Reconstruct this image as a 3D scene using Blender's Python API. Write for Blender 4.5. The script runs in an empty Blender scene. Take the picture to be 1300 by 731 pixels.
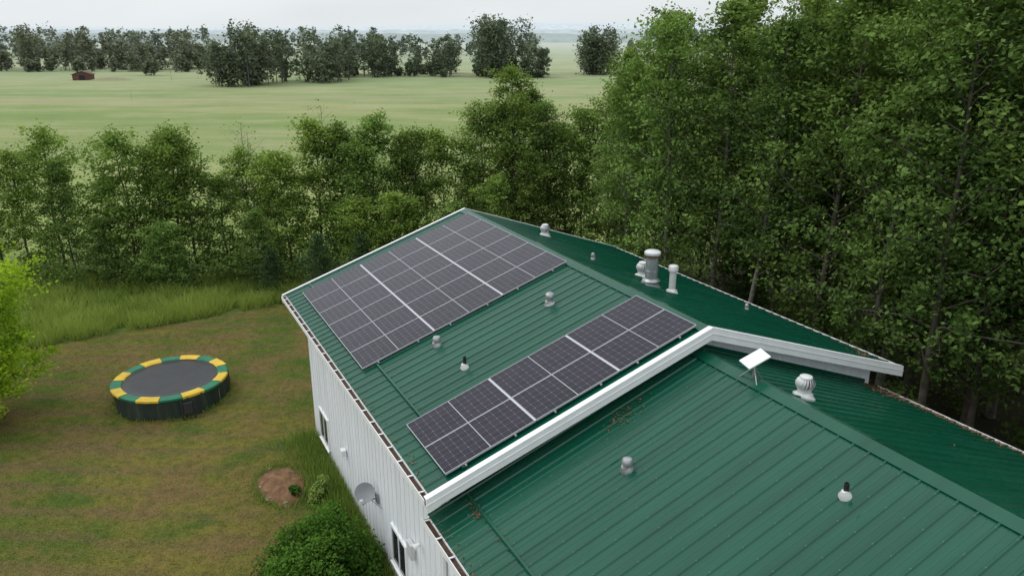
import bpy, math, random
import numpy as np
from mathutils import Vector, Matrix
random.seed(3)
sc = bpy.context.scene
sc.view_settings.view_transform = 'Standard'
sc.view_settings.look = 'None'
sc.view_settings.exposure = 0
COL = sc.collection

# ------------------------------------------------------------ material kit
class NT:
    def __init__(s, name):
        s.m = bpy.data.materials.new(name); s.m.use_nodes = True
        s.t = s.m.node_tree; s.t.nodes.clear()
        s.out = s.t.nodes.new('ShaderNodeOutputMaterial')
    def n(s, typ, **kw):
        nd = s.t.nodes.new(typ)
        for k, v in kw.items():
            setattr(nd, k, v)
        return nd
    def link(s, a, b): s.t.links.new(a, b)
    def setin(s, sock, v):
        if hasattr(v, 'is_linked') or isinstance(v, bpy.types.NodeSocket): s.link(v, sock)
        elif isinstance(v, (tuple, list)) and len(v) == 3 and sock.type == 'RGBA': sock.default_value = (*v, 1)
        else: sock.default_value = v
    def math(s, op, a, b=0.0, c=None, clamp=False):
        nd = s.n('ShaderNodeMath', operation=op); nd.use_clamp = clamp
        s.setin(nd.inputs[0], a); s.setin(nd.inputs[1], b)
        if c is not None: s.setin(nd.inputs[2], c)
        return nd.outputs[0]
    def mix(s, f, a, b, mode='MIX'):
        nd = s.n('ShaderNodeMixRGB', blend_type=mode)
        s.setin(nd.inputs[0], f); s.setin(nd.inputs[1], a); s.setin(nd.inputs[2], b)
        return nd.outputs[0]
    def mr(s, v, a, b, c=0.0, d=1.0, smooth=False):
        nd = s.n('ShaderNodeMapRange'); nd.clamp = True
        if smooth: nd.interpolation_type = 'SMOOTHSTEP'
        s.setin(nd.inputs[0], v)
        for i, x in enumerate((a, b, c, d)): nd.inputs[i + 1].default_value = x
        return nd.outputs[0]
    def noise(s, vec, scale, detail=4, rough=0.55):
        nd = s.n('ShaderNodeTexNoise')
        if vec is not None: s.link(vec, nd.inputs['Vector'])
        nd.inputs['Scale'].default_value = scale
        nd.inputs['Detail'].default_value = detail
        nd.inputs['Roughness'].default_value = rough
        return nd.outputs[0]
    def scalevec(s, vec, sx, sy, sz):
        nd = s.n('ShaderNodeMapping'); s.link(vec, nd.inputs[0])
        nd.inputs['Scale'].default_value = (sx, sy, sz)
        return nd.outputs[0]
    def pos(s): return s.n('ShaderNodeNewGeometry').outputs['Position']
    def obj(s): return s.n('ShaderNodeTexCoord').outputs['Object']
    def bump(s, h, strength=0.3, dist=0.02):
        nd = s.n('ShaderNodeBump'); s.link(h, nd.inputs['Height'])
        nd.inputs['Strength'].default_value = strength; nd.inputs['Distance'].default_value = dist
        return nd.outputs[0]
    def bsdf(s, col, rough=0.5, metal=0.0, normal=None, spec=0.5, coat=0.0):
        p = s.n('ShaderNodeBsdfPrincipled')
        s.setin(p.inputs['Base Color'], col); s.setin(p.inputs['Roughness'], rough)
        p.inputs['Metallic'].default_value = metal
        p.inputs['Specular IOR Level'].default_value = spec
        p.inputs['Coat Weight'].default_value = coat
        p.inputs['Coat Roughness'].default_value = 0.12
        if normal is not None: s.link(normal, p.inputs['Normal'])
        s.link(p.outputs[0], s.out.inputs[0]); return s.m

def plain(name, col, rough=0.5, metal=0.0, var=0.25, scale=3.0, spec=0.5):
    k = NT(name); nz = k.noise(k.obj(), scale, 5)
    f = k.mr(nz, 0.3, 0.7)
    c = k.mix(f, tuple(x * (1 - var) for x in col), tuple(min(1, x * (1 + var)) for x in col))
    return k.bsdf(c, rough, metal, spec=spec)

def roof_mat():
    k = NT('green_roof_metal'); o = k.obj()
    n1 = k.noise(k.scalevec(o, .25, 2.2, .3), 1.0, 5); n2 = k.noise(o, 0.6, 4)
    n3 = k.noise(o, 14, 3); n4 = k.noise(k.scalevec(o, .5, 9, .5), 1.0, 4, .7)
    c = k.mix(k.mr(n1, .3, .7), (.002, .058, .032), (.004, .082, .046))
    c = k.mix(k.mr(n2, .45, .75, 0, .4), c, (.007, .080, .052))
    c = k.mix(k.mr(n4, .55, .75, 0, .3), c, (.014, .090, .060))
    c = k.mix(k.mr(n3, .62, .75, 0, .2), c, (.03, .09, .06))
    sp = k.n('ShaderNodeSeparateXYZ'); k.link(o, sp.inputs[0])
    fx = k.math('MULTIPLY', k.math('SUBTRACT', k.math('FRACT', k.math('DIVIDE', sp.outputs[0], .62)), .5), .62)
    fy = k.math('MULTIPLY', k.math('SUBTRACT', k.math('FRACT', k.math('DIVIDE', k.math('SUBTRACT', sp.outputs[1], .21), .3048)), .5), .3048)
    d = k.math('SQRT', k.math('ADD', k.math('MULTIPLY', fx, fx), k.math('MULTIPLY', fy, fy)))
    c = k.mix(k.math('MULTIPLY', k.math('LESS_THAN', d, .012), .5), c, (.08, .18, .14))
    r = k.math('ADD', k.mr(n2, .3, .7, .13, .27), k.mr(n4, .4, .7, 0, .1))
    b = k.bump(k.noise(k.scalevec(o, .6, 3, .6), 1.3, 3), .4, .02)
    return k.bsdf(c, r, 0, b, spec=.42)
M_ROOF = roof_mat()
def wall_mat():
    k = NT('white_metal_siding'); o = k.obj()
    n = k.noise(k.scalevec(o, 2, 2, .3), 1.2, 5)
    c = k.mix(k.mr(n, .35, .75), (.83, .86, .90), (.72, .75, .79))
    sep = k.n('ShaderNodeSeparateXYZ'); k.link(o, sep.inputs[0])
    c = k.mix(k.mr(sep.outputs[2], 0.0, 0.9, .45, 0), c, (.40, .40, .33))
    return k.bsdf(c, .42)
M_WALL = wall_mat()
M_TRIM = plain('white_trim', (.80, .81, .82), .38, var=.05)
M_FRAME = plain('aluminium_frame', (.44, .45, .48), .35, .3, var=.05)
M_SPLICE = plain('splice_strip', (.55, .56, .59), .4, .1, var=.05)
M_GALV = plain('galvanised_steel', (.34, .36, .37), .38, .6, var=.2, scale=9)
M_VWHITE = plain('vent_white', (.60, .61, .61), .4, .1, var=.1, scale=8)
M_BLACK = plain('black_rubber', (.015, .015, .016), .5)
M_DARK = plain('dark_interior', (.012, .012, .013), .7)
M_LITTER = plain('leaf_litter', (.06, .034, .018), .9, var=.5, scale=18)
M_BARK = plain('bark', (.085, .075, .058), .9, var=.45, scale=4)
M_BARKP = plain('bark_pale', (.19, .185, .15), .9, var=.45, scale=5)
M_SOIL = plain('garden_soil', (.16, .085, .04), .95, var=.55, scale=5)
M_STONE = plain('field_stone', (.24, .20, .15), .85, var=.35, scale=6)
M_RUST = plain('rusty_metal', (.10, .045, .035), .8, var=.4, scale=2)
def glass_mat():
    k = NT('window_glass'); return k.bsdf((.02, .024, .028), .06, spec=.6)
M_GLASS = glass_mat()
def cell_mat():
    k = NT('solar_cells'); uv = k.n('ShaderNodeTexCoord').outputs['UV']
    sp = k.n('ShaderNodeSeparateXYZ'); k.link(uv, sp.inputs[0])
    fu = k.math('ABSOLUTE', k.math('SUBTRACT', k.math('FRACT', sp.outputs[0]), .5))
    fv = k.math('ABSOLUTE', k.math('SUBTRACT', k.math('FRACT', sp.outputs[1]), .5))
    line = k.math('GREATER_THAN', k.math('MAXIMUM', fu, fv), .482)
    dia = k.math('GREATER_THAN', k.math('ADD', fu, fv), .915)
    ln = k.math('MAXIMUM', k.math('MULTIPLY', line, .55), dia)
    fl = k.math('FLOOR', sp.outputs[0]); fl2 = k.math('FLOOR', sp.outputs[1])
    cb = k.n('ShaderNodeCombineXYZ'); k.link(fl, cb.inputs[0]); k.link(fl2, cb.inputs[1])
    oi = k.n('ShaderNodeObjectInfo'); k.link(oi.outputs['Random'], cb.inputs[2])
    wn = k.n('ShaderNodeTexWhiteNoise'); k.link(cb.outputs[0], wn.inputs[0])
    cell = k.mix(wn.outputs[0], (.007, .005, .013), (.015, .010, .023))
    c = k.mix(k.math('MULTIPLY', ln, .8), cell, (.22, .21, .25))
    return k.bsdf(c, .13, spec=.36)
M_CELL = cell_mat()

def leaf_mat(name, dark, light, trans=.3, ob=.45, bright=(.75, 1.15)):
    k = NT(name)
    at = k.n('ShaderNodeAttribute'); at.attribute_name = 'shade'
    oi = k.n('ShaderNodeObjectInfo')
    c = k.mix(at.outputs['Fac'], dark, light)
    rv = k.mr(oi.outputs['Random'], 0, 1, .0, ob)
    c = k.mix(rv, c, k.mix(1.0, c, (1.3, 1.03, .62), 'MULTIPLY'))
    bv = k.mr(k.math('FRACT', k.math('MULTIPLY', oi.outputs['Random'], 7.31)), 0, 1, bright[0], bright[1])
    cbn = k.n('ShaderNodeCombineXYZ')
    for i in range(3): k.link(bv, cbn.inputs[i])
    c = k.mix(1.0, c, cbn.outputs[0], 'MULTIPLY')
    d = k.n('ShaderNodeBsdfDiffuse'); t = k.n('ShaderNodeBsdfTranslucent')
    k.link(c, d.inputs[0]); k.link(k.mix(1.0, c, (1.15, 1.15, .6), 'MULTIPLY'), t.inputs[0])
    m1 = k.n('ShaderNodeMixShader'); m1.inputs[0].default_value = trans
    k.link(d.outputs[0], m1.inputs[1]); k.link(t.outputs[0], m1.inputs[2])
    k.link(m1.outputs[0], k.out.inputs[0]); return k.m
L_ASPEN = leaf_mat('aspen_leaves', (.065, .125, .032), (.215, .335, .095))
L_POP = leaf_mat('poplar_leaves', (.075, .145, .034), (.235, .37, .10), .35, bright=(.85, 1.15))
L_DARK = leaf_mat('willow_leaves', (.052, .100, .030), (.17, .27, .08))
L_LIME = leaf_mat('lime_leaves', (.16, .30, .02), (.40, .60, .06), .4, bright=(.95, 1.05))
L_BUSH = leaf_mat('bush_leaves', (.03, .085, .016), (.10, .215, .04), bright=(.9, 1.1))
L_FIR = leaf_mat('fir_needles', (.03, .065, .025), (.09, .15, .06), .1)
L_GRASS = leaf_mat('grass_blades', (.12, .20, .045), (.32, .43, .13), .35, bright=(1, 1))
L_LAWN = leaf_mat('lawn_blades', (.10, .125, .022), (.25, .23, .055), .3, bright=(1, 1))
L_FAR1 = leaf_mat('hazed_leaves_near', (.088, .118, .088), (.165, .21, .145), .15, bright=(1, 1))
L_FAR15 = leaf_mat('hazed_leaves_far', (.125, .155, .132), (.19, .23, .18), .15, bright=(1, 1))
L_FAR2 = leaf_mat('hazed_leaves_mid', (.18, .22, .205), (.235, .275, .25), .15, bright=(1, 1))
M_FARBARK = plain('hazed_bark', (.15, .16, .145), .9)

# ------------------------------------------------------------ mesh kit
def link(o, parent=None):
    COL.objects.link(o)
    if parent: o.parent = parent
    return o
def mk(name, V, F, mat, parent=None, smooth=False):
    me = bpy.data.meshes.new(name); me.from_pydata([tuple(v) for v in V], [], F)
    me.materials.append(mat)
    if smooth:
        for p in me.polygons: p.use_smooth = True
    me.update()
    return link(bpy.data.objects.new(name, me), parent)
def empty(name, loc=(0, 0, 0), rot=(0, 0, 0), parent=None):
    e = bpy.data.objects.new(name, None); e.empty_display_size = .2
    e.location = loc; e.rotation_euler = rot
    return link(e, parent)
BF = [(0, 3, 2, 1), (4, 5, 6, 7), (0, 1, 5, 4), (1, 2, 6, 5), (2, 3, 7, 6), (3, 0, 4, 7)]
def boxes(name, L, mat, parent=None, bev=0.0):
    V = []; F = []
    for (x0, x1, y0, y1, z0, z1) in L:
        b = len(V)
        V += [(x0, y0, z0), (x1, y0, z0), (x1, y1, z0), (x0, y1, z0), (x0, y0, z1), (x1, y0, z1), (x1, y1, z1), (x0, y1, z1)]
        F += [tuple(b + i for i in f) for f in BF]
    o = mk(name, V, F, mat, parent)
    if bev:
        m = o.modifiers.new('b', 'BEVEL'); m.width = bev; m.segments = 2
    return o
def lathe(name, prof, mat, parent=None, seg=24, loc=(0, 0, 0), rot=(0, 0, 0), smooth=True):
    V = []; F = []
    for r, z in prof:
        for i in range(seg):
            a = 2 * math.pi * i / seg; V.append((r * math.cos(a), r * math.sin(a), z))
    for j in range(len(prof) - 1):
        for i in range(seg):
            k = (i + 1) % seg
            F.append((j * seg + i, j * seg + k, (j + 1) * seg + k, (j + 1) * seg + i))
    F.append(tuple(range(seg - 1, -1, -1))); F.append(tuple((len(prof) - 1) * seg + i for i in range(seg)))
    o = mk(name, V, F, mat, parent)
    if smooth:
        for p in o.data.polygons:
            if len(p.vertices) == 4: p.use_smooth = True
        md = o.modifiers.new('e', 'EDGE_SPLIT'); md.split_angle = math.radians(40)
    o.location = loc; o.rotation_euler = rot
    return o
def tube_geo(pts, rad, seg, V, F):
    base = len(V); n = len(pts)
    for j in range(n):
        p = Vector(pts[j])
        d = (Vector(pts[min(j + 1, n - 1)]) - Vector(pts[max(j - 1, 0)])).normalized()
        a = d.orthogonal().normalized() if abs(d.z) < .9 else Vector((1, 0, 0)); a = (a - d * a.dot(d)).normalized(); b = d.cross(a)
        for i in range(seg):
            t = 2 * math.pi * i / seg
            V.append(tuple(p + (a * math.cos(t) + b * math.sin(t)) * rad[j]))
    for j in range(n - 1):
        for i in range(seg):
            k = (i + 1) % seg
            F.append((base + j * seg + i, base + j * seg + k, base + (j + 1) * seg + k, base + (j + 1) * seg + i))
def tube(name, pts, r, mat, parent=None, seg=8):
    V = []; F = []
    tube_geo(pts, [r] * len(pts) if not isinstance(r, list) else r, seg, V, F)
    return mk(name, V, F, mat, parent, True)

def leaves_np(C, size, rng, up=.5, aspect=.6):
    n = len(C)
    N = rng.normal(size=(n, 3)); N[:, 2] = np.abs(N[:, 2]) + up
    N /= np.linalg.norm(N, axis=1)[:, None]
    T = rng.normal(size=(n, 3)); T -= (T * N).sum(1)[:, None] * N
    T /= np.linalg.norm(T, axis=1)[:, None]
    B = np.cross(N, T)
    s = size * rng.uniform(.6, 1.35, n)[:, None]
    q = np.stack([C - T * s, C - B * s * aspect, C + T * s, C + B * s * aspect], 1)
    return q.reshape(-1, 3)
def leafmesh(name, V0, F0, C, shade, size, rng, mats, up=.5, aspect=.6):
    LV = leaves_np(C, size, rng, up, aspect); nl = len(C); b = len(V0)
    me = bpy.data.meshes.new(name)
    LF = (np.arange(nl * 4).reshape(-1, 4) + b)
    nv = b + nl * 4; nf = len(F0) + nl
    co = np.concatenate([np.array(V0, dtype=np.float32).reshape(-1, 3), LV.astype(np.float32)])
    idx = np.concatenate([np.array(F0, dtype=np.int32).reshape(-1), LF.astype(np.int32).reshape(-1)])
    me.vertices.add(nv); me.vertices.foreach_set('co', co.ravel())
    me.loops.add(len(idx)); me.loops.foreach_set('vertex_index', idx)
    me.polygons.add(nf)
    me.polygons.foreach_set('loop_start', np.arange(0, nf * 4, 4, dtype=np.int32))
    for m in mats: me.materials.append(m)
    mi = np.zeros(nf, dtype=np.int32); mi[len(F0):] = 1
    me.polygons.foreach_set('material_index', mi)
    at = me.attributes.new('shade', 'FLOAT', 'FACE')
    sh = np.zeros(nf, dtype=np.float32); sh[len(F0):] = np.clip(shade, 0, 1)
    at.data.foreach_set('value', sh)
    me.update(calc_edges=True); me.validate()
    return me
def tree_geo(H, R, base, nl, ncl, lpc, clr, rng, droop=0, trunk_r=None, wander=.016, power=.6, seg=7, flat=.62):
    V = []; F = []; C = []; S = []
    tr = trunk_r or .0075 * H + .02
    npt = 9; px = np.cumsum(rng.normal(0, wander * H / 3, npt)) * .6; py = np.cumsum(rng.normal(0, wander * H / 3, npt)) * .6
    px -= px[0]; py -= py[0]
    zz = np.linspace(0, H * .97, npt)
    tube_geo([(px[i], py[i], zz[i]) for i in range(npt)], [tr * (1 - .88 * i / (npt - 1)) * (1.25 if i == 0 else 1) for i in range(npt)], seg, V, F)
    def tp(z): return np.array([np.interp(z, zz, px), np.interp(z, zz, py), z])
    az = rng.uniform(0, 6.28)
    for i in range(nl):
        hf = ((i + rng.uniform(0, 1)) / nl) ** .9
        z = H * (base + (0.96 - base) * hf); az += 2.4 + rng.normal(0, .5)
        prof = (1 - abs((hf - .3) / .72) ** 2 if hf > .3 else 1 - ((.3 - hf) / .55) ** 2)
        prof = max(prof, .04) ** power
        L = R * prof * rng.uniform(.5, 1.3)
        up = rng.uniform(.3, 1.0) - droop
        p0 = tp(z); d = np.array([math.cos(az), math.sin(az), up])
        P = [p0, p0 + d * L * .35 + [0, 0, .03 * L], p0 + d * L * .7 + rng.normal(0, .06 * L, 3), p0 + d * L + rng.normal(0, .1 * L, 3)]
        r0 = tr * .36 * (1 - hf * .6)
        tube_geo([tuple(p) for p in P], [r0, r0 * .7, r0 * .45, r0 * .15], 4 if seg > 4 else 3, V, F)
        csh = rng.uniform(.05, .85)
        for c in range(ncl):
            f = rng.uniform(.25, 1.08); k = min(int(f * 3), 2)
            cc = P[k] + (P[k + 1] - P[k]) * (f * 3 - k)
            cc = cc + rng.normal(0, .13 * L + .08, 3)
            r = clr * rng.uniform(.5, 1.25)
            n = int(lpc * rng.uniform(.5, 1.4))
            pts = rng.normal(0, .5, (n, 3)) * [r, r, r * flat]
            C.append(cc + pts)
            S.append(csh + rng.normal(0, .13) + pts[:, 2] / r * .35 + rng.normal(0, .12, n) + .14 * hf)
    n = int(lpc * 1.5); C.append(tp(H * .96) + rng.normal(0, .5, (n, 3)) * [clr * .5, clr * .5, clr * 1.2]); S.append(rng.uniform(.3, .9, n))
    return V, F, np.concatenate(C), np.concatenate(S)
def proto(name, seed, H, R, base, nl, ncl, lpc, clr, leaf, mats, **kw):
    rng = np.random.default_rng(seed)
    V, F, C, S = tree_geo(H, R, base, nl, ncl, lpc, clr, rng, **kw)
    return leafmesh(name, V, F, C, S, leaf, rng, mats)

# ------------------------------------------------------------ site frame (house axes)
PSI = math.radians(27.07)
OX, OY = -1.465, 12.022
cx, cy = math.cos(PSI), math.sin(PSI)
def W(x, y, z=0.0):
    return (OX + x * cx - y * cy, OY + x * cy + y * cx, z)
ZE, ZR, WU, LU = 4.96, 7.10, 12.58, 12.70
XM = WU / 2
ZE2, ZR2 = 4.32, 6.56
X2a, X2b = .08, 12.32; XM2 = (X2a + X2b) / 2
Y2n = -15.0
house = empty('metal_clad_house', W(0, 0), (0, 0, PSI))

def slope_sheet(name, xe, ze, xr, zr, y0, y1, parent):
    dx, dz = xr - xe, zr - ze; L = math.hypot(dx, dz)
    nx, nz = -dz / L * (1 if dx > 0 else -1), abs(dx) / L
    V = []; pitch = .3048; prof = [(y0, 0)]
    y = math.ceil((y0 + .04) / pitch) * pitch + .03
    while y + .09 < y1:
        prof += [(y, 0), (y + .02, .026), (y + .045, .026), (y + .065, 0)]
        m = y + .065 + (pitch - .065) / 2
        if m + .02 < y1: prof += [(m - .02, 0), (m, .006), (m + .02, 0)]
        y += pitch
    prof.append((y1, 0))
    for (yy, h) in prof:
        V.append((xe + nx * h, yy, ze + nz * h)); V.append((xr + nx * h, yy, zr + nz * h))
    F = [(2 * i, 2 * i + 2, 2 * i + 3, 2 * i + 1) for i in range(len(prof) - 1)]
    if dx < 0: F = [f[::-1] for f in F]
    return mk(name, V, F, M_ROOF, parent)
def prism(name, prof, y0, y1, mat, parent):
    n = len(prof); V = [(x, y0, z) for x, z in prof] + [(x, y1, z) for x, z in prof]
    F = [tuple(range(n)), tuple(range(2 * n - 1, n - 1, -1))]
    F += [(i, i + n, (i + 1) % n + n, (i + 1) % n) for i in range(n)]
    return mk(name, V, F, mat, parent)

def block(tag, xa, xb, ze, zr, y0, y1, wy0, wy1, oh=.5, rakes=(1, 1)):
    xm = (xa + xb) / 2; s = (zr - ze) / (xm - xa)
    slope_sheet(tag + '_roof_left', xa, ze, xm, zr, y0, y1, house)
    slope_sheet(tag + '_roof_right', xb, ze, xm, zr, y0, y1, house)
    t = .17
    prism(tag + '_roof_deck', [(xa + .01, ze - .012), (xm, zr - .012), (xb - .01, ze - .012), (xb - .01, ze - t), (xm, zr - t), (xa + .01, ze - t)], y0 + .01, y1 - .01, M_TRIM, house)
    wa, wb = xa + oh, xb - oh; zt = ze + oh * s - .20
    prism(tag + '_walls', [(wa, -.3), (wb, -.3), (wb, zt), (xm, zr - .2), (wa, zt)], wy0, wy1, M_WALL, house)
    L = []
    y = wy0 + .15
    while y < wy1 - .05:
        L.append((wa - .014, wa + .004, y, y + .03, -.2, zt - .01)); L.append((wb - .004, wb + .014, y, y + .03, -.2, zt - .01)); y += .3048
    boxes(tag + '_siding_ribs', L, M_WALL, house)
    L = []; x = wa + .15
    while x < wb - .05:
        zz = zr - .22 - abs(x - xm) * s - .02
        L.append((x, x + .03, wy0 - .014, wy0 + .004, .05, zz)); L.append((x, x + .03, wy1 - .004, wy1 + .014, .05, zz)); x += .3048
    boxes(tag + '_gable_ribs', L, M_WALL, house)
    for k, yy in enumerate((y0, y1)):
        if not rakes[k]: continue
        ya, yb = (yy - .03, yy + .009) if k == 0 else (yy - .009, yy + .03)
        fy = (yy - .03, yy + .10) if k == 0 else (yy - .06, yy + .03)
        for sd, xe in (('l', xa - .10), ('r', xb + .10)):
            ze_ = ze - .10 * s
            xm_ = xm + (-.001 if sd == 'l' else .001)
            prism(tag + '_rake_' + sd, [(xe, ze_ + .03), (xm_, zr + .03), (xm_, zr - .235), (xe, ze_ - .235)], ya, yb, M_TRIM, house)
            prism(tag + '_rake_flange_' + sd, [(xe, ze_ + .034), (xm_, zr + .034), (xm_, zr + .046), (xe, ze_ + .046)], fy[0], fy[1], M_TRIM, house)
            if k == 0:
                prism(tag + '_rake_bead_' + sd, [(xe, ze_ - .075), (xm_, zr - .075), (xm_, zr - .095), (xe, ze_ - .095)], ya - .014, ya - .002, M_TRIM, house)
    w = .22
    prism(tag + '_ridge_cap', [(xm - w, zr - w * s + .034), (xm, zr + .046), (xm + w, zr - w * s + .034), (xm + w, zr - w * s + .028), (xm, zr + .036), (xm - w, zr - w * s + .028)], y0 + (.11 if rakes[0] else 0), y1 - (.07 if rakes[1] else 0), M_ROOF, house)
    for sgn, xe in ((-1, xa), (1, xb)):
        a = lambda p, q: (min(xe + sgn * p, xe + sgn * q), max(xe + sgn * p, xe + sgn * q))
        g = [(*a(.115, .13), y0 + .02, y1 - .02, ze - .14, ze - .02), (*a(-.005, .115), y0 + .02, y1 - .02, ze - .145, ze - .13), (*a(-.012, .0), y0 + .02, y1 - .02, ze - .17, ze - .03)]
        boxes(tag + '_gutter', g, M_TRIM, house)
        boxes(tag + '_gutter_litter', [(*a(.0, .112), y0 + .03, y1 - .03, ze - .128, ze - .075)], M_LITTER, house)
        L = [(*a(.0, .118), y, y + .03, ze - .04, ze - .025) for y in np.arange(y0 + .3, y1, .6)]
        boxes(tag + '_gutter_hanger', L, M_TRIM, house)
    d0 = .72; z0 = ze + d0 * s
    prism(tag + '_snow_guard', [(xa + d0, z0 + .03), (xa + d0 + .01, z0 + .075), (xa + d0 + .05, z0 + .078), (xa + d0 + .06, z0 + .05)], y0 + .2, y1 - .2, M_ROOF, house)

block('upper', 0, WU, ZE, ZR, 0, LU, .45, LU - .45)
block('lower', X2a, X2b, ZE2, ZR2, Y2n, .447, Y2n + .4, .46, oh=.42, rakes=(1, 0))
s2 = (ZR2 - ZE2) / (XM2 - X2a)
for sd, xe in (('l', X2a + .45), ('r', X2b - .45)):
    zz = ZE2 + .45 * s2
    prism('apron_flashing_' + sd, [(xe, zz + .03), (XM2, ZR2 + .03), (XM2, ZR2 + .13), (xe, zz + .13)], .40, .428, M_ROOF, house)

def window(x, yc, zc, w, h, name):
    e = empty(name, (x, yc, zc), parent=house)
    f = .07
    boxes('frame', [(-.05, .01, -w/2 - f, -w/2, -h/2 - f, h/2 + f), (-.05, .01, w/2, w/2 + f, -h/2 - f, h/2 + f), (-.05, .01, -w/2, w/2, -h/2 - f, -h/2), (-.05, .01, -w/2, w/2, h/2, h/2 + f), (-.045, .01, -.02, .02, -h/2, h/2)], M_TRIM, e)
    boxes('glass', [(-.028, -.022, -w/2, -.02, -h/2, h/2), (-.028, -.022, .02, w/2, -h/2, h/2)], M_GLASS, e)
    boxes('sill', [(-.09, -.051, -w/2 - .1, w/2 + .1, -h/2 - .1, -h/2 - .065)], M_TRIM, e)
for i, (y, z) in enumerate(((10.8, .98), (3.6, 1.15), (-3.5, 1.3))):
    window(.5, y, z, .95, .95, 'window')
boxes('wall_vent_hood', [(.33, .478, 8.1, 8.3, 1.4, 1.6)], M_TRIM, house, .02)
boxes('wall_meter_box', [(.36, .478, 2.4, 2.7, 1.8, 2.2)], M_VWHITE, house, .02)
lathe('wall_flood_light', [(.03, 0), (.04, .03), (.06, .08), (.07, .14), (.06, .15)], M_TRIM, house, 16, (.44, 2.0, 2.5), (0, math.radians(-110), 0))
boxes('downspout', [(.40, .475, .55, .65, .1, 4.8)], M_TRIM, house, .01)

# ------------------------------------------------------------ solar arrays
PHI = math.atan((ZR - ZE) / XM)
def solar_array(y0, ncol, pitch):
    u0 = .45
    e = empty('solar_panel_array', W(u0 * math.cos(PHI), y0, ZE + u0 * math.sin(PHI)), (0, -PHI, PSI))
    PL, gap = 1.988, .030; pw = pitch - .012; h0, h1 = .07, .108
    fr = []
    for r in range(3):
        for c in range(ncol):
            x0 = r * (PL + gap); y = c * pitch; x1 = x0 + PL; y1 = y + pw; b = .012
            fr += [(x0, x1, y, y + b, h0, h1), (x0, x1, y1 - b, y1, h0, h1), (x0, x0 + b, y + b, y1 - b, h0, h1), (x1 - b, x1, y + b, y1 - b, h0, h1)]
            xm = (x0 + x1) / 2
            fr.append((xm - .008, xm + .008, y + b, y1 - b, h1 - .009, h1 - .002))
            tz = random.uniform(-.0015, .0015)
            g = mk('solar_cell_sheet', [(x0 + b, y + b, h1 - .006), (x1 - b, y + b, h1 - .006), (x1 - b, y1 - b, h1 - .006 + tz), (x0 + b, y1 - b, h1 - .006 + tz)], [(0, 1, 2, 3)], M_CELL, e)
            uvl = g.data.uv_layers.new(name='UVMap')
            for i, uv in enumerate(((0, 0), (12, 0), (12, 6), (0, 6))): uvl.data[i].uv = uv
            boxes('back_sheet', [(x0 + b, x1 - b, y + b, y1 - b, h0 + .01, h0 + .014)], M_BLACK, e)
    boxes('frame', fr, M_FRAME, e)
    boxes('mounting_rail', [(r * (PL + gap) + o, r * (PL + gap) + o + .04, -.03, ncol * pitch + .01, .03, .068) for r in range(3) for o in (.4, 1.5)], M_FRAME, e)
    boxes('row_splice', [(r * (PL + gap) - gap + .002, r * (PL + gap) - .002, 0, ncol * pitch - .018, .088, .102) for r in (1, 2)], M_SPLICE, e)
solar_array(5.52, 6, 1.072)
solar_array(.26, 2, 1.062)

# ------------------------------------------------------------ roof fittings
def zroof(x, y):
    if y > 0: return ZR - abs(x - XM) * (ZR - ZE) / XM
    return ZR2 - abs(x - XM2) * s2
def on_roof(name, x, y): return empty(name, W(x, y, zroof(x, y)), (0, 0, PSI))
def flashing(e, r, mat=M_GALV):
    left = e['sl']
    lathe('flashing', [(r * 1.55, -.02), (r * 1.55, .032), (r * 1.15, .07), (r * 1.03, .11)], mat, e, 20, (0, 0, 0), (0, left, 0))
def turbine(x, y, r=.19, mat=M_VWHITE):
    e = on_roof('turbine_roof_vent', x, y); up = -PHI if x < XM else PHI; e['sl'] = up
    q = r / .19
    flashing(e, r * .85, mat)
    lathe('neck', [(r * .8, -.1), (r * .8, .2 * q), (r * .9, .22 * q)], mat, e)
    lathe('core', [(r * .5, .2 * q), (r * .72, .33 * q), (r * .5, .45 * q)], M_DARK, e, 16)
    V = []; F = []; n = 18
    for i in range(n):
        a = 2 * math.pi * i / n; b = len(V)
        for j in range(7):
            t = j / 6; z = (.21 + .27 * t) * q; rr = r * (0.72 + .42 * math.sin(math.pi * min(1, t * .95 + .06)))
            if t > .85: rr *= .82
            aa = a + .25 * t
            V.append((rr * math.cos(aa), rr * math.sin(aa), z)); V.append((rr * .86 * math.cos(aa + .30), rr * .86 * math.sin(aa + .30), z))
        F += [(b + 2 * j, b + 2 * j + 1, b + 2 * j + 3, b + 2 * j + 2) for j in range(6)]
    mk('fins', V, F, mat, e, True)
    lathe('cap', [(r * .75, .475 * q), (r * .7, .50 * q), (r * .35, .525 * q), (.02, .53 * q)], mat, e)
def mushroom(x, y, r=.10, h=.24, mat=M_GALV):
    e = on_roof('roof_exhaust_vent', x, y); e['sl'] = -PHI if x < (XM if y > 0 else XM2) else PHI
    flashing(e, r, mat)
    lathe('pipe', [(r * .85, -.1), (r * .85, h)], mat, e)
    lathe('hood', [(r * 1.0, h - .05), (r * 1.3, h - .04), (r * 1.33, h + .02), (r * 1.0, h + .06), (.01, h + .08)], mat, e)
def plumb(x, y, h=.3):
    e = on_roof('plumbing_vent', x, y); e['sl'] = -PHI if x < (XM if y > 0 else XM2) else PHI
    lathe('boot', [(.105, -.03), (.10, .035), (.06, .09), (.045, .12)], M_VWHITE, e, 20, (0, 0, 0), (0, e['sl'], 0))
    lathe('pipe', [(.04, -.1), (.04, h), (.03, h), (.03, h - .05)], M_BLACK, e, 16)
turbine(8.20, 10.4, .15); turbine(8.75, 5.7, .17); turbine(6.9, -2.0, .165)
mushroom(4.78, 4.1, .09, .24); mushroom(2.12, 4.95, .08, .18); mushroom(3.2, -1.5, .08, .18)
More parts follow.
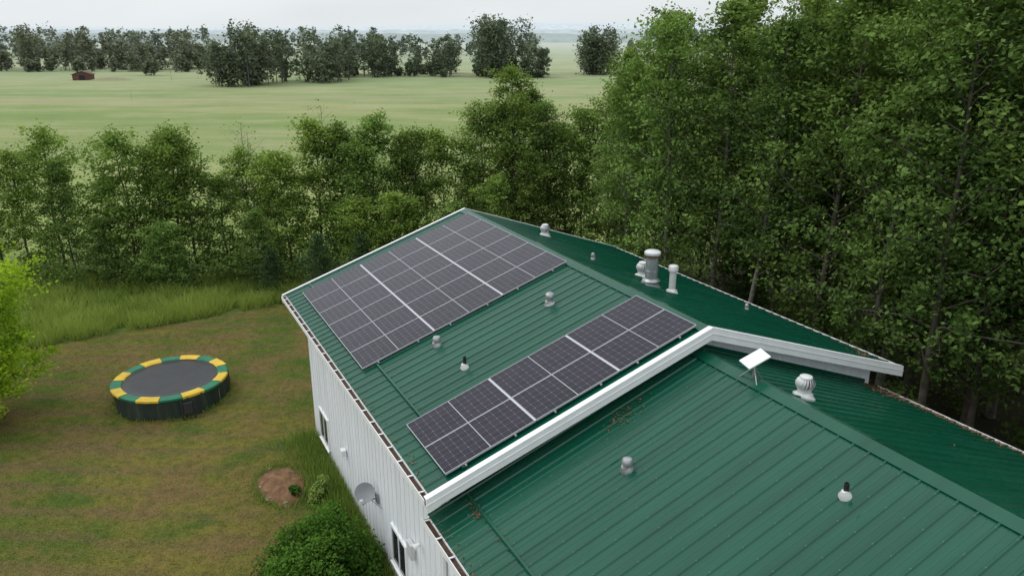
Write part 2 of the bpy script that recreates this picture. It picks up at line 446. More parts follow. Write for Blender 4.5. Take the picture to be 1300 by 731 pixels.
plumb(2.18, 3.4, .28); plumb(5.08, -4.56, .24); mushroom(7.9, 7.0, .05, .14, M_GALV); mushroom(11.2, 4.0, .045, .10, M_GALV)
e = on_roof('chimney_flue', 8.06, 4.40); e['sl'] = PHI
flashing(e, .18)
lathe('storm_collar', [(.17, .16), (.24, .15), (.17, .21)], M_GALV, e)
lathe('stack', [(.165, -.15), (.165, .40), (.172, .405), (.172, .43), (.165, .435), (.165, .80)], M_GALV, e)
lathe('cap_neck', [(.12, .80), (.12, .90)], M_DARK, e)
lathe('rain_cap', [(.21, .86), (.22, .875), (.215, .93), (.18, .96), (.05, .98), (.01, .98)], M_VWHITE, e)
lathe('cap_band', [(.19, .79), (.195, .80), (.195, .835), (.185, .84)], plain('brown_cap', (.16, .09, .06), .6), e)
e = on_roof('vent_stack', 8.42, 3.95); e['sl'] = PHI
flashing(e, .11, M_VWHITE)
lathe('stack', [(.09, -.15), (.09, .66)], M_VWHITE, e)
lathe('hood', [(.11, .60), (.13, .61), (.13, .72), (.11, .75), (.02, .77)], M_VWHITE, e)
e = empty('internet_dish_antenna', W(6.2, -1.35, ZR2), (0, 0, PSI))
for a in (0, 2.1, 4.2):
    x, y = .24 * math.cos(a), .26 * math.sin(a)
    tube('leg', [(x, y, .03 - abs(x) * s2), (0, 0, .25)], .014, M_GALV, e)
tube('mast', [(0, 0, .03), (0, 0, .36)], .022, M_GALV, e)
d = boxes('dish_face', [(-.26, .26, -.15, .15, -.02, .02)], M_TRIM, e, .012)
d.location = (0, 0, .42); d.rotation_euler = (math.radians(14), math.radians(-20), math.radians(-5))
d2 = boxes('dish_back', [(-.1, .1, -.07, .07, -.05, -.021)], M_VWHITE, e, .01); d2.location = d.location; d2.rotation_euler = d.rotation_euler
e = empty('satellite_dish', W(.47, 5.2, 1.75), (0, 0, PSI))
tube('arm', [(0, 0, 0), (-.18, 0, 0), (-.3, 0, .2)], .022, M_GALV, e)
tube('brace', [(0, -.35, -.1), (-.26, 0, .12)], .012, M_GALV, e)
boxes('wall_plate', [(-.03, .0, -.09, .09, -.14, .14)], M_GALV, e)
lathe('reflector', [(.02, .0), (.13, .012), (.19, .03), (.25, .054), (.255, .049), (.20, .02), (.13, .0), (.02, -.012)], plain('dish_grey', (.28, .30, .32), .5, var=.1), e, 28, (-.3, 0, .25), (math.radians(58), math.radians(-42), 0))
tube('feed_arm', [(-.3, -.05, -.02), (-.46, -.33, .12), (-.52, -.44, .30)], .012, M_GALV, e)
boxes('feed_horn', [(-.57, -.48, -.50, -.42, .28, .37)], M_VWHITE, e, .02)

def litter(name, spots, seed):
    rng = np.random.default_rng(seed); C = []
    for (x, y, sx, sy, n) in spots:
        xx = rng.normal(x, sx, n); yy = rng.normal(y, sy, n)
        for a, b in zip(xx, yy):
            if not (-.0 < a < 12.4): continue
            if b > .4 and b < .43: continue
            w = W(a, b, 0); C.append((w[0], w[1], zroof(a, min(b, -.001) if b < .4 else b) + .03))
    C = np.array(C)
    me = leafmesh(name, [], np.zeros((0, 4)), C, rng.uniform(0, 1, len(C)), .026, rng, [M_LITTER, plain('fallen_leaf', (.15, .065, .03), .8, var=.5, scale=9)], up=3)
    link(bpy.data.objects.new(name, me))
litter('fallen_leaves', [(3.9, -.28, .18, .10, 60), (4.15, -.1, .25, .08, 24), (.78, -.25, .05, .14, 60), (.8, -.9, .03, .4, 16), (11.8, -.1, .2, .4, 260), (12.05, -2.0, .09, 1.5, 420), (12.2, -5, .05, 3, 240), (6, -2.5, 4, 2, 8), (12.38, 3, .07, 2.6, 240), (.14, -2, .03, 2.5, 80), (.06, 4, .04, 4, 100)], 4)

# ------------------------------------------------------------ trampoline
tr = empty('trampoline', (-12.65, 26.1, 0), (0, 0, .2))
M_YEL = plain('yellow_pad', (.66, .44, .03), .5, var=.12); M_PGR = plain('green_pad', (.012, .16, .08), .5, var=.15)
M_MAT = plain('jump_mat', (.035, .036, .04), .42, var=.2)
def skirtmat():
    k = NT('trampoline_skirt'); o = k.obj()
    n = k.noise(k.scalevec(o, 6, 6, .5), 1, 3)
    c = k.mix(k.mr(n, .4, .7), (.012, .022, .016), (.035, .05, .035)); return k.bsdf(c, .7)
M_SKIRT = skirtmat()
RT = 2.02; ZT = .76
def ringseg(name, a0, a1, r0, r1, z0, z1, mat):
    V = []; F = []; n = 2
    prof = [(r0, z0), (r0 + .03, z1), (r1 - .04, z1 + .008), (r1, z1 - .015), (r1, z0 - .05)]
    for i in range(n + 1):
        a = a0 + (a1 - a0) * i / n
        for r, z in prof: V.append((r * math.cos(a), r * math.sin(a), z))
    m = len(prof)
    for i in range(n):
        for j in range(m - 1): F.append((i * m + j, (i + 1) * m + j, (i + 1) * m + j + 1, i * m + j + 1))
        F.append((i * m + m - 1, (i + 1) * m + m - 1, (i + 1) * m, i * m))
    mk(name, V, F, mat, tr)
for i in range(16):
    w = 2 * math.pi / 16; a = w * i
    ringseg('pad', a, a + w, RT - .38 + random.uniform(-.03, .03), RT + random.uniform(-.02, .02), ZT + .012 * (i % 2) + random.uniform(-.01, .01), ZT + .04 + .012 * (i % 2), M_YEL if i % 2 else M_PGR)
lathe('jump_mat', [(RT - .34, ZT), (RT - .35, ZT + .006), (1.0, ZT - .01), (.02, ZT - .03)], M_MAT, tr, 48)
V = []; F = []; ns = 96
for j, z in enumerate((.02, .26, .52, ZT - .01)):
    for i in range(ns):
        a = 2 * math.pi * i / ns; r = RT - .05 + .03 * math.sin(a * 24 + j) + .06 * (1 - z) * math.sin(a * 5)
        V.append((r * math.cos(a), r * math.sin(a), z))
for j in range(3):
    for i in range(ns): F.append((j * ns + i, j * ns + (i + 1) % ns, (j + 1) * ns + (i + 1) % ns, (j + 1) * ns + i))
mk('skirt', V, F, M_SKIRT, tr, True)
for i in range(8):
    a = 2 * math.pi * (i + .5) / 8; x, y = (RT - .12) * math.cos(a), (RT - .12) * math.sin(a)
    tube('leg', [(x, y, 0), (x, y, ZT - .04)], .024, M_GALV, tr)
lad = empty('ladder', (.95, -2.02, 0), (math.radians(-12), 0, .4), tr)
boxes('rail', [(-.22, -.18, -.02, .02, 0, .72), (.18, .22, -.02, .02, 0, .72)], M_BLACK, lad)
boxes('tread', [(-.18, .18, -.05, .04, z, z + .03) for z in (.2, .42, .60)], M_BLACK, lad)
boxes('shoe_bag', [(-.15, .15, -.1, -.055, .2, .62)], M_BLACK, lad, .02)

# ------------------------------------------------------------ ground
def ground_mat():
    k = NT('ground'); p = k.pos()
    sp = k.n('ShaderNodeSeparateXYZ'); k.link(p, sp.inputs[0]); X, Y = sp.outputs[0], sp.outputs[1]
    nbig = k.noise(p, .16, 5, .6); nm = k.noise(p, .42, 6, .65); nf = k.noise(p, 3.2, 6, .75); nff = k.noise(p, 14, 4, .8)
    lawn = k.mix(k.mr(nbig, .40, .58), (.078, .125, .018), (.190, .165, .036))
    lawn = k.mix(k.mr(nm, .47, .60, 0, .85), lawn, (.200, .130, .055))
    lawn = k.mix(k.mr(nm, .36, .46, .85, 0), lawn, (.056, .112, .018))
    wv = k.n('ShaderNodeTexWave'); wv.bands_direction = 'Y'; wv.inputs['Scale'].default_value = .26; wv.inputs['Distortion'].default_value = 6.0
    wv.inputs['Detail'].default_value = 4; wv.inputs['Detail Scale'].default_value = .6; k.link(p, wv.inputs['Vector'])
    lawn = k.mix(k.math('MULTIPLY', k.mr(wv.outputs['Fac'], .5, .95, 0, .65), k.mr(X, -14, -6, 1, .3)), lawn, (.165, .11, .06))
    lawn = k.mix(k.mr(nf, .34, .56, .65, 0), lawn, (.042, .062, .014))
    lawn = k.mix(k.mr(nff, .50, .68, 0, .5), lawn, (.27, .24, .10))
    lawn = k.mix(k.mr(nff, .30, .45, .45, 0), lawn, (.035, .052, .014))
    rough = k.mix(k.mr(nm, .3, .7), (.07, .12, .026), (.17, .23, .06))
    rough = k.mix(k.mr(nf, .35, .65, .5, 0), rough, (.045, .08, .018))
    ps = k.scalevec(p, .008, .026, 1); nl = k.noise(ps, 1, 6, .6); ps2 = k.scalevec(p, .05, .13, 1); nl2 = k.noise(ps2, 1, 8, .78)
    field = k.mix(k.mr(nl, .40, .60), (.20, .275, .095), (.31, .325, .15))
    field = k.mix(k.mr(nl2, .50, .66, 0, .75), field, (.38, .365, .22))
    field = k.mix(k.mr(nl2, .34, .48, .75, 0), field, (.15, .215, .075))
    field = k.mix(k.mr(nf, .3, .6, .35, 0), field, (.12, .17, .06))
    field = k.mix(k.mr(Y, 48, 90, .6, 0), field, (.31, .39, .10))
    tk = k.math('ABSOLUTE', k.math('SUBTRACT', k.math('SUBTRACT', Y, 170), k.math('MULTIPLY', k.math('SINE', k.math('MULTIPLY', X, .02)), 16)))
    field = k.mix(k.mr(tk, 1.0, 4.5, .5, 0), field, (.32, .29, .19))
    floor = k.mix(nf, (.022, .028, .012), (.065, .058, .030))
    edge = k.math('SUBTRACT', Y, k.math('ADD', k.math('MULTIPLY', X, .62), 43.4))
    edge = k.math('ADD', edge, k.math('MULTIPLY', k.math('SUBTRACT', nm, .5), 3.0))
    c = k.mix(k.mr(edge, -.4, .5), lawn, rough)
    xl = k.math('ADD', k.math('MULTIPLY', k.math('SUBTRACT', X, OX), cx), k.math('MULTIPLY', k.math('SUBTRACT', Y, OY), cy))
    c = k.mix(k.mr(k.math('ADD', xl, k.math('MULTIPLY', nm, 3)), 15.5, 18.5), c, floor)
    c = k.mix(k.mr(k.math('ADD', Y, k.math('MULTIPLY', nm, 8)), 46, 52), c, field)
    c = k.mix(k.mr(Y, 130, 700, 0, .85), c, (.43, .47, .42))  # aerial haze painted into the ground colour, paler with distance
    c = k.mix(k.mr(Y, 700, 3000), c, (.53, .57, .58))  # bluish horizon haze, also painted as surface colour
    h = k.math('ADD', k.math('MULTIPLY', nf, .6), k.math('MULTIPLY', nff, .4))
    return k.bsdf(c, .95, 0, k.bump(h, .9, .15), spec=.1)
S = 9000
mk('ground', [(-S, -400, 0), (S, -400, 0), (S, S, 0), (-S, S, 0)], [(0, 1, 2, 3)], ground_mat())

# ------------------------------------------------------------ vegetation
A = []
specs = [(11, 15.5, 2.1, .16), (12, 14.5, 1.9, .20), (13, 16.5, 2.2, .20), (14, 15.0, 1.8, .30), (15, 16.0, 2.4, .12), (16, 13.5, 2.1, .10)]
for i, (sd, H, R, b) in enumerate(specs):
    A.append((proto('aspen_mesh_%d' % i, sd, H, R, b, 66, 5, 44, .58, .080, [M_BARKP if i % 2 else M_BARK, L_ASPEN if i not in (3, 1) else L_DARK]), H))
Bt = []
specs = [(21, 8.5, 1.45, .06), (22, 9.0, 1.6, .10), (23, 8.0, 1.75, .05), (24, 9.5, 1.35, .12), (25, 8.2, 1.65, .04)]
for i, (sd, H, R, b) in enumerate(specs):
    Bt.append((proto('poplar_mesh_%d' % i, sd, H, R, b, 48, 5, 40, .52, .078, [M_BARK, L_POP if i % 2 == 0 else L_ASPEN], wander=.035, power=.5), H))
Dd = (proto('bare_mesh', 31, 9, 1.5, .3, 30, 1, 3, .5, .06, [M_BARKP, L_DARK], trunk_r=.07), 9)
def put(pr, name, x, y, H, rz=None, sx=1.0):
    me, h0 = pr; s = H / h0
    o = bpy.data.objects.new(name, me); o.location = (x, y, -.05)
    o.rotation_euler = (random.gauss(0, .025), random.gauss(0, .025), random.uniform(0, 6.28) if rz is None else rz)
    o.scale = (s * sx, s * sx, s); link(o); return o
row = [(-31, 41, 8.2), (-28.6, 41.5, 7.4), (-26.6, 41, 7.0), (-25.0, 41.4, 8.0), (-23.9, 40.4, 6.6), (-22.4, 42, 5.3), (-20.8, 41, 7.9), (-19.9, 42.2, 7.0), (-18.7, 41.2, 7.9),
       (-17.4, 41, 8.1), (-16.0, 41.8, 5.4), (-14.4, 41.4, 7.0), (-13.2, 42.4, 6.6), (-12.2, 41.0, 6.8), (-10.5, 41.3, 8.5), (-9.2, 42, 8.4), (-8.3, 41, 7.4), (-7.3, 41.6, 8.7),
       (-5.9, 42, 7.9), (-4.9, 41.2, 8.0), (-3.5, 41.4, 8.0), (-2.3, 42, 6.2), (-1.5, 41.2, 9.6), (-.6, 42.4, 9.2), (.2, 41.5, 11.4), (1.2, 43, 10.2), (2.0, 41.4, 9.6), (3.1, 42.6, 8.0), (4.0, 41.2, 9.2), (5.2, 41.6, 10.2), (6.3, 40.4, 11.2),
       (-21.6, 39.2, 3.8), (-18.0, 38.6, 3.6), (-13.2, 38.8, 4.2), (-8.2, 39.0, 4.8), (-5.8, 38.8, 5.2), (-3.0, 39, 4.6), (-.8, 39, 6.0), (.9, 39.4, 7.2)]
for i, (x, y, H) in enumerate(row):
    sx = random.uniform(.95, 1.2)
    if H > 9.2: put(A[i % 6], 'aspen_tree', x, y, H * 1.0, sx=1.2)
    elif H < 6: put(Bt[i % 5], 'poplar_tree', x, y, H, sx=1.5)
    else: put(Bt[(i * 3 + i // 4) % 5], 'poplar_tree', x, y, H, sx=sx)
for (x, y, H) in ((-14.9, 42.5, 8.6), (-10.2, 43.4, 9.4), (-21.4, 42.6, 7.6), (-2.4, 43, 7.6), (-14.2, 41.2, 8.2)):
    put(Dd, 'bare_tree', x, y, H)
rr = random.Random(8); pts = []
tries = 0
while len(pts) < 64 and tries < 9000:
    tries += 1
    x = 16.4 + rr.random() ** 1.3 * 10.5; y = rr.uniform(-9, 21)
    if x > 20.5 and y > 13 and rr.random() < .75: continue
    if all((x - a) ** 2 + (y - b) ** 2 > 1.85 ** 2 for a, b in pts): pts.append((x, y))
for i, (x, y) in enumerate(pts):
    w = W(x, y)
    H = rr.uniform(13.5, 17.0)
    if y > 12: H = rr.uniform(12.8, 15.0)
    if y > 16: H = rr.uniform(11.4, 13.6)
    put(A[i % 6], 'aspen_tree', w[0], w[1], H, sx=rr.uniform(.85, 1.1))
LT = (proto('young_tree_mesh', 41, 7, 1.9, .03, 70, 6, 70, .52, .07, [M_BARK, L_LIME], power=.4), 7)
put(LT, 'young_maple_tree', -18.7, 24.6, 6.9, .4)
put(LT, 'young_maple_tree', -18.3, 23.2, 3.8, 2.4, 1.4)
FT = (proto('fir_mesh', 51, 5, 1.4, .03, 64, 4, 30, .34, .06, [M_BARK, L_FIR], droop=.55, power=1.0), 5)
for (x, y, H) in ((-12.4, 37.8, 2.6), (-9.6, 37.0, 3.6), (-7.6, 37.4, 3.4), (11.0, 34.2, 5.5)): put(FT, 'fir_tree', x, y, H)

def blob(seed, rx, ry, rz, n, leaf, mats, name, loc, lumps=26):
    rng = np.random.default_rng(seed); C = []; S_ = []
    for i in range(lumps):
        d = rng.normal(size=3); d /= np.linalg.norm(d); d[2] = abs(d[2]) * .95
        c = d * rng.uniform(.55, .90) ; r = rng.uniform(.12, .34); m = n // lumps
        q = rng.normal(size=(m, 3)); q /= np.linalg.norm(q, axis=1)[:, None]; q *= (rng.uniform(.5, 1.25, m) * r)[:, None]
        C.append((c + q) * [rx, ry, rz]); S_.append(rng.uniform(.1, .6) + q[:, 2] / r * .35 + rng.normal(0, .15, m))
    C = np.concatenate(C); C[:, 2] = np.abs(C[:, 2]) + .04; S_ = np.concatenate(S_)
    V = []; F = []
    for i in range(9):
        a = i * .7; tube_geo([(0, 0, 0), (.35 * rx * math.cos(a), .35 * ry * math.sin(a), .4 * rz), (.6 * rx * math.cos(a), .6 * ry * math.sin(a), .72 * rz)], [.03, .02, .008], 4, V, F)
    me = leafmesh(name, V, F, C, S_, leaf, rng, mats)
    o = bpy.data.objects.new(name, me); o.location = loc; return link(o)
blob(61, 1.5, 1.45, 1.7, 30000, .042, [M_BARK, L_BUSH], 'garden_shrub', (-4.65, 15.9, 0), 56)
blob(63, .6, .6, .7, 3500, .04, [M_BARK, L_BUSH], 'garden_shrub', W(-.4, 6.9), 12)
blob(62, .45, .7, .5, 2600, .045, [M_BARK, L_GRASS], 'garden_plant', W(-.2, 8.6), 12)
blob(64, .3, .3, .35, 900, .04, [M_BARK, L_BUSH], 'garden_plant', W(-.9, 9.0), 8)

rng = np.random.default_rng(70)
C = []; S_ = []
for i in range(270):
    if i < 130: p = W(16.2 + rng.uniform(0, 1) ** 1.5 * 9, rng.uniform(-11, 24)); hmax = 2.2
    else:
        x = rng.uniform(-34, 5); p = (x, rng.uniform(38.4, 42.5), 0); hmax = 2.0
    r = rng.uniform(.5, 1.1); m = 170
    q = rng.normal(0, .5, (m, 3)) * [r, r, r * .8]; zc = rng.uniform(.2, hmax * .6)
    q[:, 2] = np.abs(q[:, 2] + zc)
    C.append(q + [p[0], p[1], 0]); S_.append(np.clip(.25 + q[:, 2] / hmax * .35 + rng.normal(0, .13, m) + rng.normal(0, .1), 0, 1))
C = np.concatenate(C); S_ = np.concatenate(S_)
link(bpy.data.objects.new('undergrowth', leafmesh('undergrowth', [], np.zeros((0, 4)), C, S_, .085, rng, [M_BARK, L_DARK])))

def blades(name, XY, H, Wd, shade, mat, seed, lean=.3):
    rng = np.random.default_rng(seed); n = len(XY)
    a = rng.uniform(0, 6.28, n); h = H * rng.uniform(.5, 1.2, n); w = Wd
    base = np.column_stack([XY, np.zeros(n)])
    t = np.column_stack([np.cos(a), np.sin(a), np.zeros(n)]) * w
    tip = base + np.column_stack([rng.normal(0, lean, n) * h, rng.normal(0, lean, n) * h, h])
    Vv = np.stack([base - t, base + t, tip + t * .15, tip - t * .15], 1).reshape(-1, 3)
    me = bpy.data.meshes.new(name)
    me.vertices.add(n * 4); me.vertices.foreach_set('co', Vv.astype(np.float32).ravel())
    me.loops.add(n * 4); me.loops.foreach_set('vertex_index', np.arange(n * 4, dtype=np.int32))
    me.polygons.add(n); me.polygons.foreach_set('loop_start', np.arange(0, n * 4, 4, dtype=np.int32))
    me.materials.append(mat)
    at = me.attributes.new('shade', 'FLOAT', 'FACE'); at.data.foreach_set('value', np.clip(shade, 0, 1).astype(np.float32))
    me.update(calc_edges=True); link(bpy.data.objects.new(name, me))
rng = np.random.default_rng(80)
n = 64000; x = rng.uniform(-36, 3, n); e0 = .62 * x + 43.4; e0 = np.minimum(e0, 37.0)
y = e0 + rng.uniform(0, 1, n) ** 1.3 * np.maximum(41.0 - e0, 3)
tuft = np.sin(x * 1.7 + y) * np.sin(y * 2.1 - x * .6) * .5 + .5
big = np.sin(x * .6 + 1.0) * np.sin(y * .8 + x * .3) * .5 + .5
keep = y > e0 + .4 * np.sin(x * 1.3) + .3 * np.sin(x * 3.1) + .25 * np.sin(x * 7.3)
x, y, tuft, big = x[keep], y[keep], tuft[keep], big[keep]
hh = .35 + .55 * tuft + .5 * big
blades('tall_grass', np.column_stack([x, y]), .62 * hh, .018, .15 + tuft * .45 + big * .4 + rng.normal(0, .18, len(x)), L_GRASS, 81, .4)
P = []
for i in range(5500):
    a = W(.45 - abs(rng.normal(0, .45)), rng.uniform(3.2, 12.3)); P.append(a[:2])
for i in range(500):
    a = rng.uniform(0, 6.28); r = RT + abs(rng.normal(0, .05)); P.append((-12.65 + r * math.cos(a), 26.1 + r * math.sin(a)))
P = np.array(P); hs = np.random.default_rng(5).uniform(0, .6, len(P))
blades('wall_grass', P[:5500], .42, .014, hs[:5500], L_GRASS, 82)
blades('trampoline_edge_grass', P[5500:], .16, .014, hs[5500:], L_GRASS, 84)
n = 120000; x = rng.uniform(-24, -1, n); y = rng.uniform(11, 38, n)
xl = (x - OX) * cx + (y - OY) * cy; yl = -(x - OX) * cy + (y - OY) * cx
ok = (y < .62 * x + 43.6) & ((xl < .4) | (yl > 12.4)) & ((x + 12.65) ** 2 + (y - 26.1) ** 2 > 2.12 ** 2)
pt = np.sin(x * .5 + np.sin(y * .4) * 2) * np.sin(y * .6 + x * .2)
ok &= rng.uniform(-1.6, 1, n) < pt
x, y, pt = x[ok], y[ok], pt[ok]
blades('lawn_grass', np.column_stack([x, y]), .035, .012, .4 + rng.normal(0, .3, len(x)), L_LAWN, 83, .8)

gb = empty('garden_bed', W(-1.15, 9.7), (0, 0, PSI))
V = [(0, 0, .14)]; F = []; nn = 26
for j, (rr_, z) in enumerate(((.35, .13), (.6, .07), (.82, .006))):
    for i in range(nn):
        a = 2 * math.pi * i / nn; q = rr_ * (1 + .12 * math.sin(3 * a) + .07 * math.sin(7 * a + 1))
        V.append((q * .85 * math.cos(a), q * 1.35 * math.sin(a), z + random.uniform(-.02, .02) * (j < 2)))
for i in range(nn):
    k = (i + 1) % nn; F.append((0, 1 + i, 1 + k))
    for j in range(2): F.append((1 + j * nn + i, 1 + (j + 1) * nn + i, 1 + (j + 1) * nn + k, 1 + j * nn + k))
mk('soil', V, F, M_SOIL, gb, True)
import bmesh
V = []; F = []
for i in range(20):
    a = random.uniform(0, 6.28); q = random.uniform(.2, .85); s = random.uniform(.03, .07)
    bm = bmesh.new(); bmesh.ops.create_icosphere(bm, subdivisions=1, radius=s)
    b = len(V)
    for v in bm.verts: V.append((q * .85 * math.cos(a) + v.co.x * random.uniform(.7, 1.2), q * 1.35 * math.sin(a) + v.co.y, .05 + v.co.z * .6))
    bm.faces.ensure_lookup_table(); F += [tuple(b + v.index for v in f.verts) for f in bm.faces]; bm.free()
mk('stones', V, F, M_STONE, gb)
P = []
for i in range(700):
    a = random.uniform(0, 6.28); q = .8 + abs(random.gauss(0, .12)); P.append(W(-1.15 + q * .85 * math.cos(a), 9.7 + q * 1.35 * math.sin(a))[:2])
blades('bed_edge_grass', np.array(P), .16, .012, np.random.default_rng(6).uniform(0, .6, 700), L_GRASS, 86, .5)

# ------------------------------------------------------------ distance
def tree_mass(name, L, leaf, mats, seed, per=9, nl=26):
    rng = np.random.default_rng(seed); V = []; F = []; C = []; S_ = []
    for (x0, x1, y0, y1, n, h0, h1) in L:
        cxs = rng.uniform(x0, x1, max(2, n // 7))
        for i in range(n):
            x = rng.choice(cxs) + rng.normal(0, (x1 - x0) / 14) if rng.uniform() < .6 else rng.uniform(x0, x1)
            x = min(max(x, x0), x1)
            y = rng.uniform(y0, y1); H = h0 + (h1 - h0) * rng.uniform() ** .9
            if rng.uniform() < .3: H *= .55
            sh = rng.normal(0, .16)
            v, f, c, s = tree_geo(H, H * rng.uniform(.14, .28) + .7, rng.uniform(-.02, .06), nl, 2, per, H * .075 + .35, rng, wander=.02, seg=4, flat=.9, trunk_r=.12, power=.45)
            c[:, 2] = np.abs(c[:, 2])
            b = len(V); V += [(a[0] + x, a[1] + y, a[2]) for a in v]; F += [tuple(b + q for q in ff) for ff in f]
            C.append(c + [x, y, 0]); S_.append(s * .8 + sh)
    me = leafmesh(name, V, F, np.concatenate(C), np.concatenate(S_), leaf, rng, mats)
    link(bpy.data.objects.new(name, me))
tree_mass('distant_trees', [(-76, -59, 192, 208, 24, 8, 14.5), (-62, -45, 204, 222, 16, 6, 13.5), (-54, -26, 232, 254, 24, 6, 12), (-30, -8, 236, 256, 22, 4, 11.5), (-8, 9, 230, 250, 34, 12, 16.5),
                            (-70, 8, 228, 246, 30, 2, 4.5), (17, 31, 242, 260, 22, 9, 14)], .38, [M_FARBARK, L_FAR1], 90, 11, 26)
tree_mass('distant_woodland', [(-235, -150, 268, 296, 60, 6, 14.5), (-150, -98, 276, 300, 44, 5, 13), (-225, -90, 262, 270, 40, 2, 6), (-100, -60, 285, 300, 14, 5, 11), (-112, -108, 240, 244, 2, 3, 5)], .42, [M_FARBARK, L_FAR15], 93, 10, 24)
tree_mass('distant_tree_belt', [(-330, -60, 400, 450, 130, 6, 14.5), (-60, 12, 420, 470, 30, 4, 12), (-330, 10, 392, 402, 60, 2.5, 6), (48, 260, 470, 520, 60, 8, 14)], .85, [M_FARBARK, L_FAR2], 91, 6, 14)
for (x, y, H) in ((-93, 218, 6.5), (-72, 150, 2.5), (-88, 224, 5), (-47, 232, 8)):
    put(Dd, 'bare_tree', x, y, H, sx=.8)
def band(name, y, depth, h, col, seed, x0=-4500, x1=4500, step=14, hill=0):
    rng = np.random.default_rng(seed); n = int((x1 - x0) / step); V = []; F = []
    base = np.cumsum(rng.normal(0, .5, n)); base -= np.linspace(base[0], base[-1], n); base = base / (abs(base).max() + 1e-6) * h * .22
    for i in range(n):
        x = x0 + i * step; t = h + base[i] + rng.uniform(-.12, .12) * h + hill * (math.sin(x / 700 + seed) * .5 + .5)
        V += [(x, y, 0), (x + rng.uniform(-3, 3), y + depth * .15, t * .8), (x, y + depth * .4, t), (x, y + depth, t * .9)]
    for i in range(n - 1):
        for j in range(3): F.append((4 * i + j, 4 * i + 4 + j, 4 * i + 5 + j, 4 * i + 1 + j))
    k = NT(name + '_hazed_foliage'); nz = k.noise(k.pos(), .05, 5, .7)
    c = k.mix(k.mr(nz, .35, .65), tuple(a * .88 for a in col), tuple(a * 1.1 for a in col))  # col has the haze painted in, paler for each farther band
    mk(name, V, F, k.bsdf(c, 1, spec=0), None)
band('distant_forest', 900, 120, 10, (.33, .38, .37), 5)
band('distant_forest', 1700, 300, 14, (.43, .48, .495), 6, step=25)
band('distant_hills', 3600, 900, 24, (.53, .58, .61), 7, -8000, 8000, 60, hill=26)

sh = empty('rusty_field_shed', (-118, 220, 0), (0, 0, .25))
prism('body', [(-2.4, 0), (2.4, 0), (2.4, 1.5), (0, 2.3), (-2.4, 1.5)], -1.6, 1.6, M_RUST, sh)
prism('roof', [(-2.7, 1.45), (0, 2.36), (2.7, 1.45), (2.7, 1.55), (0, 2.48), (-2.7, 1.55)], -1.8, 1.8, plain('old_roof', (.10, .06, .05), .8), sh)
boxes('door', [(-.7, .7, -1.64, -1.61, 0, 1.4)], M_DARK, sh)
V = [(0, 0, .9)]; F = []
for j, (q, z) in enumerate(((2, .7), (4.5, 0))):
    for i in range(18):
        a = i * math.pi / 9; V.append((q * math.cos(a) * 1.5, q * math.sin(a) * .7, z + random.uniform(0, .15)))
for i in range(18):
    k = (i + 1) % 18; F += [(0, 1 + i, 1 + k), (1 + i, 19 + i, 19 + k, 1 + k)]
mo = mk('dirt_mound', V, F, plain('bare_dirt', (.22, .21, .12), .95), None, True); mo.location = (-110, 219, -.15)

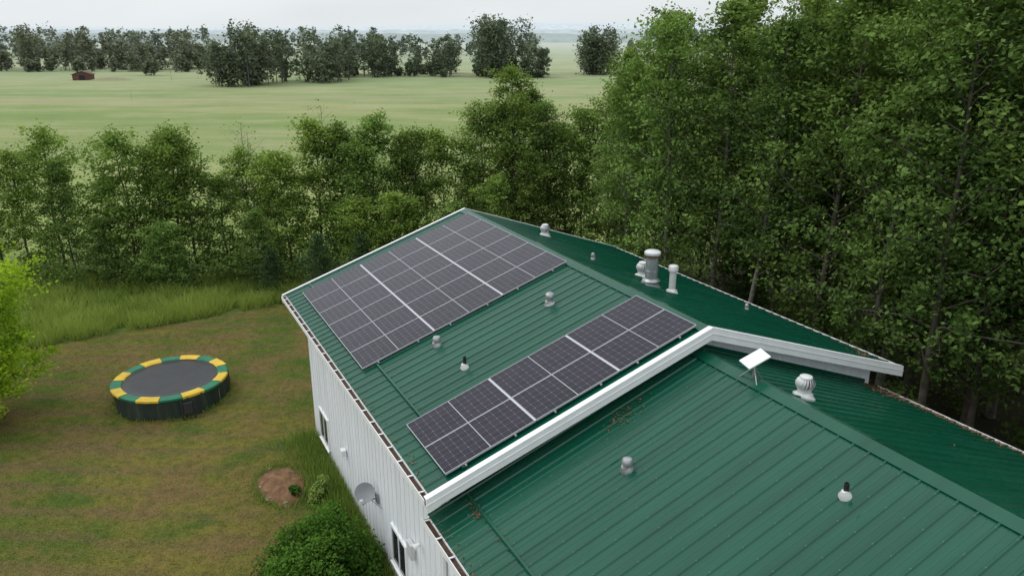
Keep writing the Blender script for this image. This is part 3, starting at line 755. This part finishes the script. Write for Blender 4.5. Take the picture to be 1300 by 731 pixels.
# ------------------------------------------------------------ sky, sun, camera
EL, AZ = math.radians(52), math.radians(-85)
w = bpy.data.worlds.new('World'); sc.world = w; w.use_nodes = True
nt = w.node_tree; nt.nodes.clear()
out = nt.nodes.new('ShaderNodeOutputWorld'); bg = nt.nodes.new('ShaderNodeBackground'); nt.links.new(bg.outputs[0], out.inputs[0])
sky = nt.nodes.new('ShaderNodeTexSky'); sky.sky_type = 'NISHITA'; sky.sun_disc = False; sky.sun_elevation = EL; sky.sun_rotation = AZ
sky.dust_density = 4
tc = nt.nodes.new('ShaderNodeTexCoord'); sp = nt.nodes.new('ShaderNodeSeparateXYZ'); nt.links.new(tc.outputs['Generated'], sp.inputs[0])
mr = nt.nodes.new('ShaderNodeMapRange'); nt.links.new(sp.outputs[2], mr.inputs[0]); mr.inputs[1].default_value = 0; mr.inputs[2].default_value = .9
cl = nt.nodes.new('ShaderNodeMixRGB'); nt.links.new(mr.outputs[0], cl.inputs[0]); cl.inputs[1].default_value = (8.4, 8.9, 9.1, 1); cl.inputs[2].default_value = (13.0, 13.5, 14.0, 1)
nz = nt.nodes.new('ShaderNodeTexNoise'); nz.inputs['Scale'].default_value = 2.5; nz.inputs['Detail'].default_value = 4
mp = nt.nodes.new('ShaderNodeMapping'); mp.inputs['Scale'].default_value = (1, 1, 4); nt.links.new(tc.outputs['Generated'], mp.inputs[0]); nt.links.new(mp.outputs[0], nz.inputs['Vector'])
mr2 = nt.nodes.new('ShaderNodeMapRange'); nt.links.new(nz.outputs[0], mr2.inputs[0]); mr2.inputs[1].default_value = .3; mr2.inputs[2].default_value = .7; mr2.inputs[3].default_value = .93; mr2.inputs[4].default_value = 1.06
ml = nt.nodes.new('ShaderNodeMixRGB'); ml.blend_type = 'MULTIPLY'; ml.inputs[0].default_value = 1; nt.links.new(cl.outputs[0], ml.inputs[1]); nt.links.new(mr2.outputs[0], ml.inputs[2])
mx = nt.nodes.new('ShaderNodeMixRGB'); mx.inputs[0].default_value = .92; nt.links.new(sky.outputs[0], mx.inputs[1]); nt.links.new(ml.outputs[0], mx.inputs[2])
nt.links.new(mx.outputs[0], bg.inputs[0]); bg.inputs[1].default_value = .1
sl = bpy.data.lights.new('sun', 'SUN'); sl.energy = 1.0; sl.angle = math.radians(35); sl.color = (1, .98, .94)
so = bpy.data.objects.new('sun', sl); link(so)
dirv = Vector((math.sin(AZ) * math.cos(EL), math.cos(AZ) * math.cos(EL), math.sin(EL)))
so.rotation_euler = dirv.to_track_quat('Z', 'Y').to_euler()
cam = bpy.data.cameras.new('camera'); cam.lens = 27.14; cam.sensor_width = 36; cam.clip_end = 20000; cam.clip_start = .1
co = bpy.data.objects.new('camera', cam); link(co); co.location = (0, 0, 12.96); co.rotation_euler = (math.radians(90 - 18.43), 0, 0)
sc.camera = co
